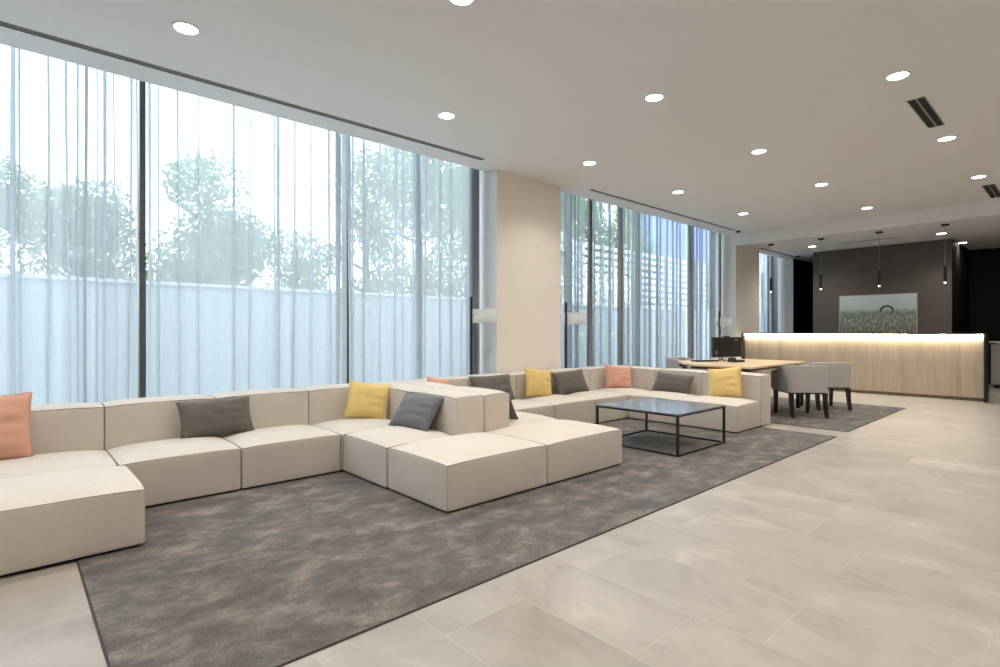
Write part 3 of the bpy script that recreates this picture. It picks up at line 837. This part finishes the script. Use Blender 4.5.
# ------------------------------------------------------------------ tub chairs
def chair_proto():
    t = empty('tub_chair')                   # local: faces +Y, back at -Y; square footprint .50
    h = .27
    # U-shaped shell: outer and inner outlines swept with a falling top line
    def outline(r, off, n=8):
        pts = []
        x = h - off; rc = max(.02, r - off)
        pts.append((-x, h + .02)); pts.append((-x, h * .33)); pts.append((-x, -h * .3))
        for k in range(n + 1):
            a = PI + (PI / 2) * k / n
            pts.append((-x + rc + rc * math.cos(a), -x + rc + rc * math.sin(a)))
        for k in range(n + 1):
            a = 1.5 * PI + (PI / 2) * k / n
            pts.append((x - rc + rc * math.cos(a), -x + rc + rc * math.sin(a)))
        pts += [(x, -h * .3), (x, h * .33), (x, h + .02)]
        return pts
    O = outline(.06, 0); I = outline(.06, .065)
    def top(y): return 0.725 - .115 * ((y + h) / (2 * h + .02)) ** 1.3
    bm = bmesh.new()
    z0 = .345
    oL = [bm.verts.new((x, y, z0)) for x, y in O]; oT = [bm.verts.new((x * 1.015, y * 1.015, top(y) - .01)) for x, y in O]
    oR = [bm.verts.new((x * .985, y * .985, top(y))) for x, y in O]
    iR = [bm.verts.new((x * 1.02, y * 1.02, top(y))) for x, y in I]
    iT = [bm.verts.new((x, y, top(y) - .01)) for x, y in I]; iL = [bm.verts.new((x, y, z0)) for x, y in I]
    rings = [oL, oT, oR, iR, iT, iL]
    for A, B in zip(rings, rings[1:] + rings[:1]):
        for k in range(len(O) - 1): bm.faces.new((A[k], A[k + 1], B[k + 1], B[k]))
    bm.faces.new([r[0] for r in rings]); bm.faces.new([r[-1] for r in rings][::-1])
    o = link('shell_back', bm, M['chair'], t, smooth=False, bevel=.006)
    bm = bmesh.new(); puff(bm, -h + .067, h - .067, -h + .067, h + .03, .35, .455, n=8, dome=.02)
    link('seat_cushion', bm, M['chair'], t, smooth=True)
    link('seat_frame', boxes((-h + .03, h - .03, -h + .03, h - .01, .325, .35)), M['chair_leg'], t)
    for sx in (-1, 1):
        for sy in (-1, 1):
            bm = bmesh.new(); x, y = sx * (h - .04), sy * (h - .04)
            splay = -.05 if sy < 0 else .01
            segs_ = []
            for k in range(6):
                q = k / 5; z = .335 * (1 - q); w = .026 - .007 * q
                yy = y + splay * q * q; segs_.append([bm.verts.new((x + a_ * w, yy + b_ * w, z)) for a_, b_ in ((-1, -1), (1, -1), (1, 1), (-1, 1))])
            for A, B in zip(segs_, segs_[1:]):
                for k in range(4): bm.faces.new((A[k], A[(k + 1) % 4], B[(k + 1) % 4], B[k]))
            bm.faces.new(segs_[0]); bm.faces.new(segs_[-1][::-1])
            link('leg', bm, M['chair_leg'], t)
    return t
cp = chair_proto()
for i, (x, y, rz, lb) in enumerate([(8.38, 2.82, -45, 'grey tub chair on dark splayed legs nearest the sofa'),
                                    (9.43, 2.82, -45, 'grey tub chair on dark splayed legs nearest the reception counter'),
                                    (9.15, 5.0, 180, 'grey tub chair behind the desk on the window side')]):
    o = cp if i == 0 else copy_tree(cp)
    o.location = (x, y, ZR); o.rotation_euler = (0, 0, math.radians(rz)); tag(o, lb, 'chair', 'grey tub chairs around the desk')
bpy.context.view_layer.update()

# ------------------------------------------------------------------ reception
t = thing('reception_counter', 'long oak reception counter with black frame and lit top edge', 'reception counter', (12.2, 3.28, 0))
yl, yr = -2.08, 2.03
H = 1.172
link('countertop', boxes((0, .34, yl, yr, H - .028, H)), M['black'], t, bevel=.002)
link('end_panel', boxes((0, .34, yl, yl + .035, 0, H - .028)), M['black'], t)
link('end_panel', boxes((0, .34, yr - .035, yr, 0, H - .028)), M['black'], t)
link('front_panel', boxes((.09, .12, yl + .035, yr - .035, .06, H - .028)), M['oak'], t)
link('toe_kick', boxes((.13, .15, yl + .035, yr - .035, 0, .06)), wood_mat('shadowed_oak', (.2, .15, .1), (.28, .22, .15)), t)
link('led_strip', boxes((.045, .075, yl + .045, yr - .045, H - .033, H - .0285)), M['led'], t)
link('work_surface', boxes((.12, .34, yl + .035, yr - .035, .72, .75)), M['oak'], t)

W, Hh = 1.46, .92
t = thing('meadow_painting', 'wide pale green meadow painting on the dark reception wall', 'painting', (14.34, 3.235, 1.565), math.radians(-90))
cv = link('canvas', boxes((-W / 2 + .012, W / 2 - .012, -.035, -.003, -Hh / 2 + .012, Hh / 2 - .012)), painting_mat(W, Hh), t)
link('picture_frame', boxes((-W / 2, W / 2, -.04, -.002, Hh / 2 - .014, Hh / 2), (-W / 2, W / 2, -.04, -.002, -Hh / 2, -Hh / 2 + .014), (-W / 2, -W / 2 + .014, -.04, -.002, -Hh / 2 + .014, Hh / 2 - .014), (W / 2 - .014, W / 2, -.04, -.002, -Hh / 2 + .014, Hh / 2 - .014)), simple('pale_pink_frame', (.55, .45, .42), .5), t)

t = thing('waste_cabinet', 'grey metal cabinet with overhanging pale top at the right edge', 'cabinet', (15.75, 1.17, 0))
link('cabinet_body', boxes((-.3, .3, -.28, .28, .07, .93)), M['bin'], t, bevel=.01)
link('cabinet_top', boxes((-.34, .34, -.33, .33, .955, .99), (-.1, .1, -.2, .2, .93, .955)), M['bin_top'], t, bevel=.006)
link('cabinet_plinth', boxes((-.25, .25, -.23, .23, 0, .07)), M['black'], t)

# ------------------------------------------------------------------ outside
o = struct('ground_outside', boxes((-30, 60, YW + .15, 60, -.2, -.03)), M['ground'])
t = empty('garden_wall', (8, 8.6, 0)); t['kind'] = 'structure'
link('wall_body', boxes((-30, 40, 0, .2, -.03, 1.84)), M['garden_wall'], t)
link('coping', boxes((-30, 40, -.03, .23, 1.84, 1.885)), M['cap'], t)

def tree(x, y, h, r, n, lm, label, seed, low=1.2):
    rnd = random.Random(seed)
    t = thing('garden_tree', label, 'tree', (x, y, -.03), 0, 'trees beyond the garden wall')
    bm = bmesh.new()
    tube(bm, [(0, 0, 0), (.05, .03, h * .3), (-.04, 0, h * .6), (0, .05, h * .85)], [.12, .10, .06, .02], 8)
    for k in range(9):
        a = rnd.uniform(0, 6.28); z = h * rnd.uniform(.3, .75)
        d = Vector((math.cos(a), math.sin(a), .7)) * r * .7
        tube(bm, [(0, 0, z), (d.x * .5, d.y * .5, z + d.z * .4), (d.x, d.y, z + d.z * .9)], [.04, .025, .008], 5)
    link('trunk', bm, M['bark'], t)
    bm = bmesh.new()
    lobes = [(rnd.uniform(-.55, .55) * r, rnd.uniform(-.5, .5) * r, rnd.uniform(low + .3 * r, h - .45 * r), r * rnd.uniform(.35, .6)) for _ in range(14)]
    lobes.append((0, 0, h - r * .5, r * .5))
    for k in range(int(n * 2.8)):
        cx, cy, cz, cr = rnd.choice(lobes)
        while True:
            v = Vector((rnd.uniform(-1, 1), rnd.uniform(-1, 1), rnd.uniform(-1, 1)))
            if .35 < v.length < 1: break
        p = Vector((cx, cy, cz)) + v * cr
        s = rnd.uniform(.035, .07)
        q = Matrix.Rotation(rnd.uniform(0, 6.28), 3, 'Z') @ Matrix.Rotation(rnd.uniform(-1.2, 1.2), 3, 'X') @ Matrix.Rotation(rnd.uniform(0, 3), 3, 'Y')
        vs = [bm.verts.new(p + q @ Vector(c)) for c in ((-s, 0, 0), (0, -s * .5, 0), (s, 0, 0), (0, s * .5, 0))]
        bm.faces.new(vs)
    link('foliage', bm, lm, t)
    return t
TR = [(-2.4, 11.5, 4.3, 1.5, 3200, 'leafB', 'pale green tree beyond the garden wall at the far left of the first curtain'),
      (-.6, 12.5, 4.6, 1.5, 3200, 'leafA', 'bushy green tree beyond the garden wall behind the first curtain'),
      (1.1, 12.0, 4.0, 1.3, 2600, 'leafB', 'low green tree beyond the garden wall next to the first dark mullion'),
      (3.0, 12.0, 4.9, 1.45, 4200, 'leafA', 'round-topped green tree behind the middle curtain, above the taupe cushion'),
      (4.9, 12.2, 3.7, 1.2, 1500, 'leafB', 'low sparse tree beyond the wall where the sky gap shows'),
      (6.3, 11.6, 5.6, 1.3, 2200, 'leafB', 'slender tree beyond the wall just left of the second mullion'),
      (8.1, 12.0, 7.0, 1.9, 5200, 'leafA', 'tall dense tree filling the curtain left of the nearer column'),
      (10.6, 12.3, 6.8, 1.9, 4800, 'leafB', 'tall dense tree beyond the wall hidden partly by the nearer column'),
      (13.0, 12.0, 7.2, 1.9, 4800, 'leafA', 'tall tree behind the grey curtain right of the nearer column'),
      (16.0, 12.4, 7.6, 2.1, 5000, 'leafA', 'tall tree behind the far window beside the narrow pale curtain'),
      (19.8, 13.2, 7.8, 1.7, 4200, 'leafB', 'tree behind the far window touching the left edge of the blue building')]
for i, (x, y, h, r, n, lm, lb) in enumerate(TR): tree(x, y, h, r, n, M[lm], lb, 100 + i)
t = thing('slatted_screen', 'white slatted screen standing beyond the garden wall, seen through the far window', 'screen', (21, 9.8, 0))
bm = bmesh.new()
for k in range(9): box(bm, -9.5, 12, -.02, .02, 1.95 + k * .21, 1.95 + k * .21 + .11)
link('slats', bm, M['lattice'], t)
bm = bmesh.new()
for k in range(44): box(bm, -9.5 + k * .5, -9.44 + k * .5, -.07, -.021, 0, 3.8)
link('posts', bm, M['lattice_post'], t)['kind'] = 'stuff'
t = thing('blue_building', 'periwinkle blue building showing above the white slatted screen', 'building', (39, 21.75, 0))
link('building_wall', boxes((-5, 8, -.75, .75, 0, 11.0)), M['blue_wall'], t)
link('building_roof', boxes((-5.2, 8.2, -.9, .9, 11.0, 11.3)), M['cap'], t)
for k in range(4): link('building_window', boxes((-4 + k * 3, -2.6 + k * 3, -.78, -.75, 3.0, 4.6)), M['table_top'], t)

# ------------------------------------------------------------------ light
w = bpy.data.worlds.new('overcast_sky'); SC.world = w; w.use_nodes = True
nt = w.node_tree; nt.nodes.clear()
wo = nt.nodes.new('ShaderNodeOutputWorld'); bg = nt.nodes.new('ShaderNodeBackground')
bg.inputs['Strength'].default_value = 3.0
tc = nt.nodes.new('ShaderNodeTexCoord'); sp = nt.nodes.new('ShaderNodeSeparateXYZ'); nt.links.new(tc.outputs['Generated'], sp.inputs[0])
rp = nt.nodes.new('ShaderNodeValToRGB'); rp.color_ramp.elements[0].position = 0.0; rp.color_ramp.elements[0].color = (.88, .94, 1, 1)
rp.color_ramp.elements[1].position = .6; rp.color_ramp.elements[1].color = (.80, .90, 1, 1)
nt.links.new(sp.outputs['Z'], rp.inputs['Fac']); nt.links.new(rp.outputs['Color'], bg.inputs['Color']); nt.links.new(bg.outputs[0], wo.inputs[0])
for (x0, x1) in ((XL, 4.80), (6.08, 11.95), (13.22, 15.19)):
    l = bpy.data.lights.new('sky_portal', 'AREA'); l.shape = 'RECTANGLE'; l.size = x1 - x0; l.size_y = 3.7
    l.cycles.is_portal = True
    o = bpy.data.objects.new('sky_portal', l); COL.objects.link(o)
    o.location = ((x0 + x1) / 2, 6.0, 1.9); o.rotation_euler = (math.radians(-90), 0, 0)

# ------------------------------------------------------------------ camera
cam = bpy.data.cameras.new('camera'); co = bpy.data.objects.new('camera', cam); COL.objects.link(co)
cam.sensor_fit = 'HORIZONTAL'; cam.sensor_width = 36; cam.lens = 540 * 36 / 1000
cam.shift_y = -2.0 / 1000
cam.clip_start = .05; cam.clip_end = 300
co.location = (0, 0, 1.2); co.rotation_euler = (math.radians(90), 0, math.radians(47.63 - 90))
SC.camera = co
SC.view_settings.view_transform = 'Standard'
SC.view_settings.look = 'None'
SC.view_settings.exposure = 0.66
SC.cycles.transparent_max_bounces = 32
SC.cycles.max_bounces = 10
SC.cycles.diffuse_bounces = 5
SC.cycles.sample_clamp_indirect = 6
SC.cycles.caustics_reflective = False
